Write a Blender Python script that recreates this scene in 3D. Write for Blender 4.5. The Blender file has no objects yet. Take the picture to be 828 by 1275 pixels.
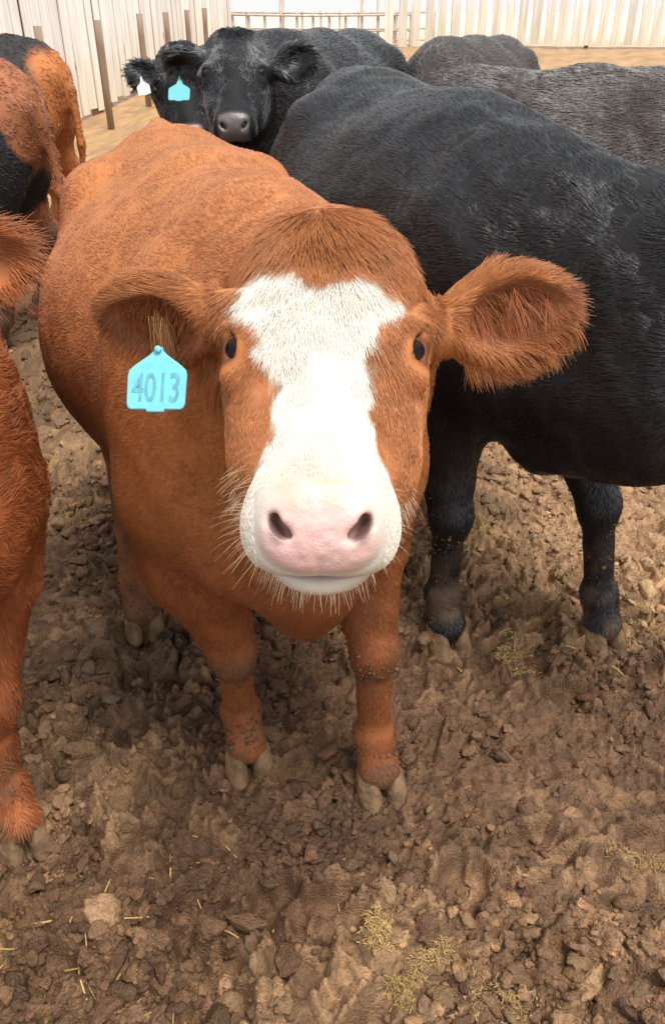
import bpy, math, random
import numpy as np
from mathutils import Vector, Matrix

random.seed(7)
rng = np.random.default_rng(11)
S = bpy.context.scene
COL = S.collection

# ------------------------------------------------------------------ camera
CAM = np.array([0.0, 0.0, 1.6])
PITCH = math.radians(32.0)
FPX = 1000.0 / 1275.0                     # focal length in picture heights
cd = bpy.data.cameras.new('camera')
cam = bpy.data.objects.new('camera', cd)
COL.objects.link(cam)
cam.location = CAM
cam.rotation_euler = (math.pi / 2 - PITCH, 0, 0)
cd.sensor_fit = 'VERTICAL'
cd.sensor_height = 24.0
cd.lens = 24.0 * FPX
cd.clip_start = 0.05
cd.clip_end = 2000
S.camera = cam
# ------------------------------------------------------------------ light
SUN_EL, SUN_AZ = math.radians(69), math.radians(42)       # azimuth: from -Y (behind the camera) towards +X
w = bpy.data.worlds.new('World')
S.world = w
w.use_nodes = True
nt = w.node_tree
bg = nt.nodes['Background']
sky = nt.nodes.new('ShaderNodeTexSky')
sky.sky_type = 'NISHITA'
sky.sun_disc = False
sky.sun_elevation = SUN_EL
sky.sun_rotation = math.pi - SUN_AZ
sky.dust_density = 4.0
sky.air_density = 1.0
hs = nt.nodes.new('ShaderNodeHueSaturation')
hs.inputs['Saturation'].default_value = 0.22
nt.links.new(sky.outputs[0], hs.inputs['Color'])
cl_ = nt.nodes.new('ShaderNodeMix')                       # thin even cloud over the blue
cl_.data_type = 'RGBA'
cl_.inputs['Factor'].default_value = 0.8
cl_.inputs['B'].default_value = (7.0, 7.0, 7.0, 1)
nt.links.new(hs.outputs[0], cl_.inputs['A'])
nt.links.new(cl_.outputs['Result'], bg.inputs['Color'])
bg.inputs['Strength'].default_value = 0.096
sd = bpy.data.lights.new('sun', 'SUN')
sd.energy = 2.0
sd.angle = math.radians(26)
sd.color = (1.0, 0.96, 0.9)
sun = bpy.data.objects.new('sun', sd)
COL.objects.link(sun)
sdir = Vector((math.sin(SUN_AZ) * math.cos(SUN_EL), -math.cos(SUN_AZ) * math.cos(SUN_EL), math.sin(SUN_EL)))
sun.rotation_euler = sdir.to_track_quat('Z', 'Y').to_euler()
sun.location = (2, -3, 8)
S.view_settings.view_transform = 'Standard'
S.view_settings.look = 'None'
S.view_settings.exposure = 0.82
S.view_settings.gamma = 1.0

# ------------------------------------------------------------------ helpers
A = np.array


def nrm(v):
    v = np.asarray(v, float)
    return v / (np.linalg.norm(v, axis=-1, keepdims=True) + 1e-12)


CR, CU, CV = A([1., 0, 0]), A([0, math.sin(PITCH), math.cos(PITCH)]), A([0, math.cos(PITCH), -math.sin(PITCH)])


def at(px, py, depth):
    "world point seen at photograph pixel (px, py) at a given depth"
    return CAM + depth * ((px - 414) / 1000 * CR + (637.5 - py) / 1000 * CU + CV)


def h3(ix, iy, iz, seed=0):
    h = (ix.astype(np.int64) * 374761393 + iy.astype(np.int64) * 668265263 + iz.astype(np.int64) * 2147483647 + seed * 974634777) & 0xFFFFFFFF
    h = ((h ^ (h >> 13)) * 1274126177) & 0xFFFFFFFF
    h = ((h ^ (h >> 16)) * 2246822519) & 0xFFFFFFFF
    return ((h ^ (h >> 15)) & 0xFFFFFF).astype(np.float32) / 16777215.0


def noise(p, seed=0):
    "value noise in -1..1"
    p = np.asarray(p, np.float32)
    i = np.floor(p)
    f = p - i
    f = f * f * f * (f * (f * 6 - 15) + 10)
    i = i.astype(np.int64)
    r = 0
    for a in (0, 1):
        wa = f[..., 0] if a else 1 - f[..., 0]
        for b in (0, 1):
            wb = f[..., 1] if b else 1 - f[..., 1]
            for c in (0, 1):
                wc = f[..., 2] if c else 1 - f[..., 2]
                r = r + wa * wb * wc * h3(i[..., 0] + a, i[..., 1] + b, i[..., 2] + c, seed)
    return r * 2 - 1


def fbm(p, seed=0, octv=4, gain=.5):
    s, a, t = 0, 1, 0
    for o in range(octv):
        s = s + a * noise(p * 2 ** o + o * 17.3, seed + o)
        t += a
        a *= gain
    return s / t


def worley(x, y, seed=0):
    "2D cells: F1, F2, cell random, offset to the cell's centre"
    ix, iy = np.floor(x), np.floor(y)
    F1 = np.full(x.shape, 9., np.float32)
    F2 = F1.copy()
    idr, ox, oy = np.zeros_like(F1), np.zeros_like(F1), np.zeros_like(F1)
    z = np.zeros_like(ix)
    for a in (-1, 0, 1):
        for b in (-1, 0, 1):
            cx, cy = ix + a, iy + b
            dx = cx + h3(cx, cy, z, seed) - x
            dy = cy + h3(cx, cy, z, seed + 1) - y
            d = np.sqrt(dx * dx + dy * dy)
            m = d < F1
            F2 = np.where(m, F1, np.minimum(F2, d))
            F1 = np.where(m, d, F1)
            idr = np.where(m, h3(cx, cy, z, seed + 2), idr)
            ox, oy = np.where(m, dx, ox), np.where(m, dy, oy)
    return F1, F2, idr, ox, oy


def sstep(a, b, x):
    t = np.clip((x - a) / (b - a), 0, 1)
    return t * t * (3 - 2 * t)


def rise(x, y):
    "the yard climbs gently to the fences"
    return 1.05 * np.clip((y - 2.8) / 13.2, 0, 1) - .8 * sstep(16.6, 20, y) + 0 * x


def mesh_np(name, V, F, smooth=True):
    "mesh from numpy verts and an (n,3) or (n,4) face array"
    me = bpy.data.meshes.new(name)
    V = np.ascontiguousarray(V, np.float32)
    F = np.ascontiguousarray(F, np.int32)
    n = F.shape[1]
    me.vertices.add(len(V))
    me.vertices.foreach_set('co', V.ravel())
    me.loops.add(F.size)
    me.loops.foreach_set('vertex_index', F.ravel())
    me.polygons.add(len(F))
    me.polygons.foreach_set('loop_start', np.arange(0, F.size, n, dtype=np.int32))
    me.polygons.foreach_set('use_smooth', np.full(len(F), smooth, bool))
    me.update(calc_edges=True)
    me.validate()
    return me


def colour(me, C, name='col'):
    at_ = me.attributes.new(name, 'FLOAT_COLOR', 'POINT')
    c = np.ones((len(C), 4), np.float32)
    c[:, :3] = C
    at_.data.foreach_set('color', c.ravel())


def link(name, data, parent=None, mat=None):
    o = bpy.data.objects.new(name, data)
    COL.objects.link(o)
    if parent is not None:
        o.parent = parent
    if mat is not None:
        data.materials.clear()
        data.materials.append(mat)
    return o


def tag(o, label=None, cat=None, group=None, kind=None):
    for k, v in (('label', label), ('category', cat), ('group', group), ('kind', kind)):
        if v:
            o[k] = v
    return o


def empty(name, loc, rz=0):
    o = bpy.data.objects.new(name, None)
    COL.objects.link(o)
    o.location = loc
    o.rotation_euler = (0, 0, rz)
    o.empty_display_size = .2
    return o


def srgb(r, g, b):
    c = np.array([r, g, b]) / 255.
    return np.where(c <= .04045, c / 12.92, ((c + .055) / 1.055) ** 2.4)


# ------------------------------------------------------------------ materials
def mat(name, rough=.8, attr=None, base=(.5, .5, .5), spec=.3, nscale=None, namount=.3, bump=0, bscale=200, vary=None):
    m = bpy.data.materials.new(name)
    m.use_nodes = True
    t = m.node_tree
    b = t.nodes['Principled BSDF']
    b.inputs['Roughness'].default_value = rough
    b.inputs['Specular IOR Level'].default_value = spec
    src = None
    if attr:
        a = t.nodes.new('ShaderNodeAttribute')
        a.attribute_name = attr
        src = a.outputs['Color']
    else:
        a = t.nodes.new('ShaderNodeRGB')
        a.outputs[0].default_value = (*base, 1)
        src = a.outputs[0]
    tc = t.nodes.new('ShaderNodeTexCoord')
    if nscale:
        n = t.nodes.new('ShaderNodeTexNoise')
        n.inputs['Scale'].default_value = nscale
        n.inputs['Detail'].default_value = 6
        n.inputs['Roughness'].default_value = .65
        t.links.new(tc.outputs['Object'], n.inputs['Vector'])
        r = t.nodes.new('ShaderNodeMapRange')
        r.inputs['From Min'].default_value = .25
        r.inputs['From Max'].default_value = .75
        r.inputs['To Min'].default_value = 1 - namount
        r.inputs['To Max'].default_value = 1 + namount
        t.links.new(n.outputs['Fac'], r.inputs['Value'])
        mx = t.nodes.new('ShaderNodeVectorMath')
        mx.operation = 'SCALE'
        t.links.new(src, mx.inputs[0])
        t.links.new(r.outputs[0], mx.inputs['Scale'])
        src = mx.outputs[0]
    if vary:
        oi = t.nodes.new('ShaderNodeObjectInfo')
        r = t.nodes.new('ShaderNodeMapRange')
        r.inputs['To Min'].default_value = 1 - vary
        r.inputs['To Max'].default_value = 1 + vary
        t.links.new(oi.outputs['Random'], r.inputs['Value'])
        mx = t.nodes.new('ShaderNodeVectorMath')
        mx.operation = 'SCALE'
        t.links.new(src, mx.inputs[0])
        t.links.new(r.outputs[0], mx.inputs['Scale'])
        src = mx.outputs[0]
    t.links.new(src, b.inputs['Base Color'])
    if bump:
        n = t.nodes.new('ShaderNodeTexNoise')
        n.inputs['Scale'].default_value = bscale
        n.inputs['Detail'].default_value = 5
        t.links.new(tc.outputs['Object'], n.inputs['Vector'])
        bp = t.nodes.new('ShaderNodeBump')
        bp.inputs['Strength'].default_value = bump
        bp.inputs['Distance'].default_value = .01
        t.links.new(n.outputs['Fac'], bp.inputs['Height'])
        t.links.new(bp.outputs[0], b.inputs['Normal'])
    return m


M_SKIN = mat('hide', .7, attr='col', spec=.3, bump=.10, bscale=170)
M_NOSE = mat('wet_nose', .30, attr='col', spec=.55, bump=.16, bscale=300)
M_HAIR = mat('coat_hair', .45, attr='col', spec=.5)
M_BHAIR = mat('black_coat_hair', .30, attr='col', spec=.8)
M_BHAIR.node_tree.nodes['Principled BSDF'].inputs['Sheen Weight'].default_value = .06
M_BHAIR.node_tree.nodes['Principled BSDF'].inputs['Coat Weight'].default_value = .35
M_BHAIR.node_tree.nodes['Principled BSDF'].inputs['Coat Roughness'].default_value = .38
M_BHAIR.node_tree.nodes['Principled BSDF'].inputs['Coat Tint'].default_value = (.88, .93, 1, 1)
M_BHAIR.node_tree.nodes['Principled BSDF'].inputs['Sheen Tint'].default_value = (.8, .85, 1, 1)
M_HOOF = mat('hoof_horn', .75, base=(.20, .122, .066), nscale=26, namount=.65, bump=.6, bscale=70)
M_EYE = mat('eyeball', .04, attr='col', spec=.13)

# ------------------------------------------------------------------ implicit bodies
class Field:
    def __init__(s, xs, ys, zs):
        s.ax = [np.asarray(a, np.float32) for a in (xs, ys, zs)]
        s.D = np.full([len(a) for a in s.ax], .5, np.float32)

    def sub(s, c, R):
        sl = []
        for k in range(3):
            i0 = np.searchsorted(s.ax[k], c[k] - R[k])
            i1 = np.searchsorted(s.ax[k], c[k] + R[k])
            sl.append(slice(i0, i1))
        if any(q.stop - q.start < 1 for q in sl):
            return None, None
        X = s.ax[0][sl[0]][:, None, None]
        Y = s.ax[1][sl[1]][None, :, None]
        Z = s.ax[2][sl[2]][None, None, :]
        return tuple(sl), (X, Y, Z)

    def put(s, sl, d, k, cut=False):
        a = s.D[sl]
        if cut:
            d = -d
            h = np.clip(.5 - .5 * (d - a) / k, 0, 1) if k else None
            s.D[sl] = d * (1 - h) + a * h + k * h * (1 - h)
        else:
            h = np.clip(.5 + .5 * (d - a) / k, 0, 1)
            s.D[sl] = d * (1 - h) + a * h - k * h * (1 - h)

    def ell(s, c, r, axes=None, k=.05, cut=False):
        c = np.asarray(c, float)
        R = np.full(3, max(r)) if axes is not None else np.asarray(r, float)
        sl, g = s.sub(c, R + k + .03)
        if sl is None:
            return
        q = [g[i] - c[i] for i in range(3)]
        if axes is not None:
            q = [q[0] * float(ax[0]) + q[1] * float(ax[1]) + q[2] * float(ax[2]) for ax in axes]
        k0 = np.sqrt((q[0] / r[0]) ** 2 + (q[1] / r[1]) ** 2 + (q[2] / r[2]) ** 2)
        k1 = np.sqrt((q[0] / r[0] ** 2) ** 2 + (q[1] / r[1] ** 2) ** 2 + (q[2] / r[2] ** 2) ** 2) + 1e-6
        s.put(sl, (k0 * (k0 - 1) / k1).astype(np.float32), k, cut)

    def cone(s, a, b, ra, rb, k=.04, cut=False):
        a, b = np.asarray(a, float), np.asarray(b, float)
        m = max(ra, rb) + k + .03
        lo, hi = np.minimum(a, b), np.maximum(a, b)
        sl, g = s.sub((lo + hi) / 2, (hi - lo) / 2 + m)
        if sl is None:
            return
        d = b - a
        L2 = float(d @ d)
        q = [g[i] - a[i] for i in range(3)]
        t = np.clip((q[0] * d[0] + q[1] * d[1] + q[2] * d[2]) / L2, 0, 1)
        dist = np.sqrt((q[0] - t * d[0]) ** 2 + (q[1] - t * d[1]) ** 2 + (q[2] - t * d[2]) ** 2) - (ra + (rb - ra) * t)
        s.put(sl, dist.astype(np.float32), k, cut)

    def mesh(s, smooth=2):
        D = s.D
        ins = D < 0
        nx, ny, nz = D.shape
        cnt = np.zeros((nx - 1, ny - 1, nz - 1), np.int8)
        offs = [(a, b, c) for a in (0, 1) for b in (0, 1) for c in (0, 1)]
        for a, b, c in offs:
            cnt += ins[a:nx - 1 + a, b:ny - 1 + b, c:nz - 1 + c]
        act = (cnt > 0) & (cnt < 8)
        I, J, K = np.nonzero(act)
        idx = np.full(act.shape, -1, np.int32)
        idx[I, J, K] = np.arange(len(I))
        vals = np.stack([D[I + a, J + b, K + c] for a, b, c in offs], 1)
        acc = np.zeros((len(I), 3), np.float32)
        n = np.zeros(len(I), np.float32)
        for p in range(8):
            for ax in range(3):
                o = offs[p]
                if o[ax]:
                    continue
                o2 = list(o)
                o2[ax] = 1
                q = offs.index(tuple(o2))
                va, vb = vals[:, p], vals[:, q]
                m = (va < 0) != (vb < 0)
                t = np.where(m, va / np.where(m, va - vb, 1), 0)
                for d in range(3):
                    acc[:, d] += np.where(m, o[d] + (t if d == ax else 0), 0)
                n += m
        acc /= n[:, None]
        V = np.empty_like(acc)
        for d, ii in enumerate((I, J, K)):
            V[:, d] = s.ax[d][ii] * (1 - acc[:, d]) + s.ax[d][ii + 1] * acc[:, d]
        quads = []
        for ax in range(3):
            s0 = [slice(1, -1)] * 3
            s0[ax] = slice(0, -1)
            s1 = [slice(1, -1)] * 3
            s1[ax] = slice(1, None)
            a, b = ins[tuple(s0)], ins[tuple(s1)]
            ii = np.nonzero(a != b)
            fl = a[ii]
            base = [ii[d] + (0 if d == ax else 1) for d in range(3)]
            u, v = [(1, 2), (2, 0), (0, 1)][ax]
            cs = []
            for du, dv in ((1, 1), (0, 1), (0, 0), (1, 0)):
                c = [x.copy() for x in base]
                c[u] -= du
                c[v] -= dv
                cs.append(idx[c[0], c[1], c[2]])
            q = np.stack(cs, 1)
            q[~fl] = q[~fl][:, ::-1]
            quads.append(q)
        F = np.concatenate(quads)
        F = F[(F >= 0).all(1)]
        # keep the biggest piece only is not needed; smooth a little
        e = np.concatenate([F[:, [0, 1]], F[:, [1, 2]], F[:, [2, 3]], F[:, [3, 0]]])
        for it in range(smooth):
            for lam in (.5, -.52):
                acc = np.zeros_like(V)
                deg = np.bincount(e[:, 0], minlength=len(V)) + np.bincount(e[:, 1], minlength=len(V))
                for d in range(3):
                    acc[:, d] = np.bincount(e[:, 0], V[e[:, 1], d], len(V)) + np.bincount(e[:, 1], V[e[:, 0], d], len(V))
                V = V + lam * (acc / np.maximum(deg, 1)[:, None] - V)
        return V.astype(np.float32), F


def vnormals(V, F):
    n = np.cross(V[F[:, 2]] - V[F[:, 0]], V[F[:, 3]] - V[F[:, 1]])
    N = np.zeros_like(V)
    for c in range(4):
        for d in range(3):
            N[:, d] += np.bincount(F[:, c], n[:, d], len(V))
    return nrm(N)


def axis_coords(lo, hi, step, fine=None):
    "grid coordinates with a finer stretch inside"
    if fine is None:
        return np.arange(lo, hi + step, step)
    f0, f1, fs = fine
    f0, f1 = max(f0, lo), min(f1, hi)
    a = np.arange(f0, lo - step, -step)[::-1]
    b = np.arange(f0 + fs, f1, fs)
    c = np.arange(f1, hi + step, step)
    return np.concatenate([a, b, c])


def hairs(name, parent, R, N, T, L, C, material, lift=.35, rad=.0004, npts=4, curl=None, droop=.0, kind='stuff'):
    "hair curves: roots R, normals N, flow T, lengths L, colours C"
    n = len(R)
    T = T - N * (T * N).sum(1, keepdims=True)
    T = nrm(T)
    P = np.empty((n, npts, 3), np.float32)
    P[:, 0] = R - N * .001
    seg = (L / (npts - 1))[:, None]
    li = (np.zeros(n) + lift)[:, None]
    for k in range(1, npts):
        f = (k - 1) / max(1, npts - 2)
        up = li * (1 - .75 * f)
        d = T * np.cos(up) + N * np.sin(up)
        if curl is not None:
            d = d + curl * f
        d = d + A([0, 0, -1.]) * (droop * f)
        P[:, k] = P[:, k - 1] + nrm(d) * seg
    hc = bpy.data.hair_curves.new(name)
    hc.add_curves([npts] * n)
    hc.attributes['position'].data.foreach_set('vector', P.ravel())
    ra = hc.attributes.get('radius') or hc.attributes.new('radius', 'FLOAT', 'POINT')
    prof = np.linspace(1, .15, npts) ** .7
    r = (np.zeros(n) + rad)[:, None] * prof[None]
    ra.data.foreach_set('value', r.astype(np.float32).ravel())
    ca = hc.attributes.new('col', 'FLOAT_COLOR', 'CURVE')
    c4 = np.ones((n, 4), np.float32)
    c4[:, :3] = C
    ca.data.foreach_set('color', c4.ravel())
    o = link(name, hc, parent, material)
    tag(o, kind=kind)
    return o


def sample(V, F, N, wt, n):
    "n random roots on the mesh, faces drawn with probability area * wt"
    a, b, c, d = (V[F[:, i]] for i in range(4))
    area = np.linalg.norm(np.cross(c - a, d - b), axis=1) * .5
    p = area * wt
    cs = np.cumsum(p)
    fi = np.searchsorted(cs, rng.random(n) * cs[-1])
    fi = np.minimum(fi, len(F) - 1)
    u, v = rng.random((2, n))
    w4 = np.stack([(1 - u) * (1 - v), u * (1 - v), u * v, (1 - u) * v], 1)[..., None]
    q = F[fi]
    pos = (V[q] * w4).sum(1)
    nn = nrm((N[q] * w4).sum(1))
    return pos, nn, q, w4


# ------------------------------------------------------------------ cow
def make_hoof_mesh(ln=.130, wd=.060, ht=.066):
    V, F = [], []
    for sgn in (-1, 1):
        rings = []
        for i, (h, sc) in enumerate(((0, .93), (.012, 1.0), (ht * .5, .88), (ht * .85, .78), (ht, .66))):
            ring = []
            for k in range(14):
                t = 2 * math.pi * k / 14
                cx, sx = math.cos(t), math.sin(t)
                x = (abs(cx) ** .9) * math.copysign(1, cx) * ln * .5 * sc
                wloc = wd * .5 * sc * (1 - .28 * max(0, cx) ** 2)
                y = sgn * (wd * .53) + (abs(sx) ** .75) * math.copysign(1, sx) * wloc
                y += sgn * .012 * (x / ln) - (sgn * .010 * max(0, cx) if cx > .6 else 0)
                ring.append(len(V))
                V.append((x - h * .45 + .01, y, h * (1 + .12 * cx)))
            rings.append(ring)
        for a, b in zip(rings, rings[1:]):
            for k in range(14):
                F.append((a[k], a[(k + 1) % 14], b[(k + 1) % 14], b[k]))
        for rr, fl in ((rings[0], True), (rings[-1], False)):
            c = len(V)
            V.append(tuple(np.mean([V[i] for i in rr], 0)))
            for k in range(14):
                t = (rr[k], rr[(k + 1) % 14], c)
                F.append(t[::-1] if fl else t)
    me = bpy.data.meshes.new('hoof')
    me.from_pydata(V, [], F)
    me.polygons.foreach_set('use_smooth', np.ones(len(F), bool))
    me.materials.append(M_HOOF)
    return me


HOOF = make_hoof_mesh()


def make_eye_mesh(r=.019):
    V, F = [], []
    n, m = 20, 14
    for i in range(m + 1):
        ph = math.pi * i / m
        for k in range(n):
            th = 2 * math.pi * k / n
            V.append((r * math.sin(ph) * math.cos(th), r * math.sin(ph) * math.sin(th), r * math.cos(ph)))
    for i in range(m):
        for k in range(n):
            F.append((i * n + k, (i + 1) * n + k, (i + 1) * n + (k + 1) % n, i * n + (k + 1) % n))
    V = np.array(V)
    me = mesh_np('eye', V, np.array(F))
    ang = np.arccos(np.clip(V[:, 2] / r, -1, 1))
    e = np.hypot(V[:, 0], V[:, 1] * 1.5) / r
    C = np.where((ang < .82)[:, None], A([.030, .016, .012]), A([.42, .33, .29]))
    C = np.where((e < .5)[:, None] & (V[:, 2] > 0)[:, None], A([.006, .006, .012]), C)
    colour(me, C)
    me.materials.append(M_EYE)
    return me


EYE = make_eye_mesh(.0205)

DEF = dict(
    scale=1.0, wide=1.0, step=.013, fine=None,
    fl=(.60, .17), fr=(.60, -.17), hl=(-.64, .18), hr=(-.64, -.18),     # hoof spots: left and right, front and hind
    leg=1.0)


def build_cow(spec):
    p = dict(DEF)
    p.update(spec)
    th = p['heading']
    ox, oy = p['pos']
    oz = float(rise(ox, oy))
    ct, sn = math.cos(th), math.sin(th)
    Rw = A([[ct, sn, 0], [-sn, ct, 0], [0, 0, 1.]])         # world vector -> local vector
    O = A([ox, oy, oz])
    toL = lambda q: Rw @ (A(q) - O)
    s, wd = p['scale'], p['wide']
    # head frame in local space
    E = toL(p['eye'])
    NO = toL(p['nose'])
    hf = nrm(NO - E)
    lat0 = Rw @ A(p.get('lat', (1., 0, 0)))
    hl_ = nrm(lat0 - hf * (lat0 @ hf))
    hn = nrm(np.cross(hf, hl_))
    if hn[2] < 0:
        hn = -hn
    HS = np.linalg.norm(NO - E) / .26 * p.get('hs', 1.0)
    H = lambda l, f, n: E + HS * (hl_ * l + hf * f + hn * n)
    HAX = (hl_, hf, hn)
    st = p['step']
    ear_pts = [E]
    ears = []
    for sd_ in (1, -1):
        e = p.get('ear_r' if sd_ > 0 else 'ear_l')
        if e is None:
            root, tip = H(sd_ * .10, -.115, -.03), H(sd_ * .275, -.15, -.05)
            nn = nrm(hf * .75 + hn * .2 - A([0, 0, .35]))
        else:
            root, tip = toL(e[0]), toL(e[1])
            nn = nrm(Rw @ A(e[2]))
        ears.append((root, tip, nn))
        ear_pts += [root, tip]
    ear_pts += [NO, H(0, -.2, -.1)]
    ear_pts = A(ear_pts)
    hlo, hhi = ear_pts.min(0) - .12, ear_pts.max(0) + .12
    lo = np.minimum(A([-1.0, -.52 * wd, -.02]) * s, hlo)
    hi = np.maximum(A([.9, .52 * wd, 1.5]) * s, hhi)
    fs = p['fine']
    axs = []
    core = A([H(.14, -.2, .05), H(-.14, -.2, .05), H(.12, .28, -.2), H(-.12, .28, -.2), H(0, 0, .06)])
    flo, fhi = core.min(0) - .03, core.max(0) + .03
    for k in range(3):
        axs.append(axis_coords(lo[k], hi[k], st, (flo[k], fhi[k], fs) if fs else None))
    G = Field(*axs)
    Z = A([1, 1, 1.]) * s

    def ell(c, r, k=.08, **kw):
        G.ell(A(c) * s * A([1, wd if abs(c[1]) > 0 else 1, 1]), A(r) * s, k=k * s, **kw)

    def cone(a, b, ra, rb, k=.05, **kw):
        G.cone(A(a) * s, A(b) * s, ra * s, rb * s, k=k * s, **kw)
    bd = p.get('belly', 1.0)
    cw = p.get('chest', 1.0)
    ell((.16, 0, .95), (.56, .31 * wd * cw, .36), .05)
    ell((-.16, 0, .92), (.58, .39 * wd * bd, .36), .12)
    ell((-.52, 0, 1.02), (.36, .29 * wd, .30), .12)
    wz = p.get('wz', 0)
    cone((.50, 0, 1.19 + wz), (-.05, 0, 1.19 + wz * .7), .10, .10, .14)
    cone((-.05, 0, 1.19 + wz * .7), (-.72, 0, 1.22), .10, .07, .14)
    ell((.46, 0, 1.14 + wz), (.26, .14, .19), .14)
    for q in (1, -1):
        ell((-.46, q * .22, 1.19), (.09, .06, .06), .10)          # hooks
        ell((-.80, q * .10, 1.12), (.06, .05, .07), .09)          # pins
        ell((.45, q * .18 * cw, .94 + wz * .5), (.20, .125, .30), .08)       # shoulder
        ell((.60, q * .13 * cw, .82), (.12, .10, .15), .07)        # point of shoulder
    ell((.64, 0, .76), (.15, .10, .18), .07)                      # brisket
    ell((.62, 0, .62), (.09, .045, .08), .06)                     # dewlap
    for c_, r_, k_ in p.get('extra', ()):
        ell(c_, r_, k_)
    # legs
    for q, key in ((1, 'fl'), (-1, 'fr')):
        hx, hy = p[key]
        kx, ky = .5 * .55 + hx * .45 - .0, .17 * q * .3 + hy * .7
        kx = .54 * .45 + hx * .55 - .02
        knee = A([kx, ky, .40])
        fet = A([hx - .055, hy, .135])
        cone((.47, q * .18 * cw, .80), (.47, q * .17, .64), .14, .108, .06)
        cone((.47, q * .17, .64), knee, .108, .050, .05)
        ell(tuple(knee + A([.008, 0, -.01]) * 1) if False else (knee[0] + .008, knee[1] / wd, .385), (.052, .051, .064), .025)
        cone(knee, fet, .042, .037, .025)
        ell((fet[0], fet[1] / wd, fet[2]), (.049, .048, .046), .02)
        cone(fet, (hx - .015, hy, .055), .040, .050, .02)
    for q, key in ((1, 'hl'), (-1, 'hr')):
        hx, hy = p[key]
        sh = (hx + .64) * .75
        hock = A([-.80 + sh, q * .18 * .3 + hy * .7, .50])
        stifle = A([-.42 + sh * .35, q * .22, .74])
        fet = A([hx - .06, hy, .14])
        G_ = .17
        ell((-.58 + sh * .1, q * .17, .88), (.24, .15, .30), .10)
        cone(stifle, (-.62 + sh * .6, q * .18, .62), .13, .12, .08)
        cone((-.60 + sh * .6, q * .18, .70), hock, .125, .062, .06)
        cone(hock, fet, .056, .044, .03)
        ell((fet[0], fet[1] / wd, fet[2]), (.056, .052, .05), .025)
        cone(fet, (hx - .015, hy, .06), .046, .054, .02)
    # tail
    tl = [(-.82, 0, 1.22), (-.90, .01, 1.05), (-.92, .03, .75), (-.90, .04, .50)]
    for a, b, ra, rb in zip(tl, tl[1:], (.04, .028, .024), (.028, .024, .02)):
        cone(a, b, ra, rb, .03)
    # neck
    hb = H(0, -.12, -.09)
    for f0, z0, r0, r1, dz in p.get('neck', ((.55, 1.08, .17, .125, .0), (.58, .95, .185, .115, -.04), (.62, .80, .15, .09, -.09))):
        G.cone(A([f0, 0, z0]) * s, hb + A([0, 0, dz]), r0 * s, r1 * HS, k=.12)
    if p.get('crest'):
        G.cone(A([.45, 0, 1.22]) * s, H(0, -.2, -.02), .09, .075, k=.10)
    # head
    def he(l, f, n, r, k=.03, cut=False, ax=None):
        G.ell(H(l, f, n), A(r) * HS, axes=ax or HAX, k=k * HS, cut=cut)

    def hc_(a, b, ra, rb, k=.03):
        G.cone(H(*a), H(*b), ra * HS, rb * HS, k=k * HS)
    he(0, -.085, -.055, (.112, .125, .098), .04)
    he(0, -.165, -.015, (.085, .055, .075), .05)
    hc_((0, -.05, -.055), (0, .175, -.058), .085, .058, .05)
    for q in (1, -1):
        he(q * .086, -.028, -.036, (.036, .05, .042), .035)
        he(q * .074, .03, -.118, (.048, .105, .085), .04)
        hc_((q * .060, -.07, -.18), (q * .03, .16, -.14), .055, .036, .04)
        he(q * .038, .202, -.054, (.034, .042, .040), .025)
        he(q * .0465, .211, -.084, (.034, .038, .033), .025)
    he(0, .178, -.074, (.070, .070, .055), .05)
    pm, pdn = nrm(hf * .72 + hn * .69), nrm(hf * .69 - hn * .72)
    G.ell(H(0, .217, -.052), A((.060, .046, .027)) * HS, axes=(hl_, pdn, pm), k=.018 * HS)
    he(0, .206, -.120, (.062, .052, .027), .008)
    # ears
    earfr = []
    for root, tip, nn in ears:
        ax0 = nrm(tip - root)
        L = np.linalg.norm(tip - root)
        n1 = nrm(nn - ax0 * (nn @ ax0))
        wx = np.cross(n1, ax0)
        c = root + (tip - root) * .5
        G.cone(root - ax0 * .04 * HS, root + (tip - root) * .2, .034 * HS, .036 * HS, k=.02)
        if wx[2] > 0:
            wx = -wx
        earfr.append((root, ax0, wx, n1, L))
        tp = root + (tip - root) * .72
        G.ell(root + (tip - root) * .46, (L * .47, L * .37, L * .16), axes=(ax0, wx, n1), k=.02)
        G.ell(tp, (L * .31, L * .24, L * .11), axes=(ax0, wx, n1), k=.03)
        G.ell(root + (tip - root) * .52 + n1 * L * .19, (L * .40, L * .27, L * .27), axes=(ax0, wx, n1), k=.012, cut=True)
        G.ell(tp + n1 * L * .13, (L * .24, L * .16, L * .15), axes=(ax0, wx, n1), k=.012, cut=True)
    eyes = []
    for q in (1, -1):
        ec = H(q * .097, -.026, -.022)
        out = nrm(hl_ * q * .62 + hf * .42 + hn * .62)
        he(q * .098, -.050, -.012, (.028, .018, .018), .02)
        he(q * .108, .004, -.030, (.018, .016, .014), .015)
        G.ell(ec + out * .016 * HS, A((.0175, .0128, .02)) * HS, axes=(nrm(hf - out * (hf @ out) + hl_ * q * .25), np.cross(out, nrm(hf - out * (hf @ out) + hl_ * q * .25)), out), k=.004 * HS, cut=True)
        ax_ = nrm(hf - out * (hf @ out) + hl_ * q * .25)
        vx_ = nrm(np.cross(out, ax_))
        for sg in (1, -1):
            arc = [ec + (out * (.0165 + .0035 * (1 - u_ * u_)) + ax_ * (.0165 * u_) + vx_ * (sg * (.0128 - .0085 * u_ * u_))) * HS for u_ in (-1, -.5, 0, .5, 1)]
            for a_, b_ in zip(arc, arc[1:]):
                G.cone(a_, b_, .0042 * HS, .0042 * HS, k=.005 * HS)
        eyes.append((ec + out * .007 * HS, out))
        # nostril: a slot that slants from outer top to inner bottom
        fwd = nrm(pm * .9 + hl_ * q * .25)
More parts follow.
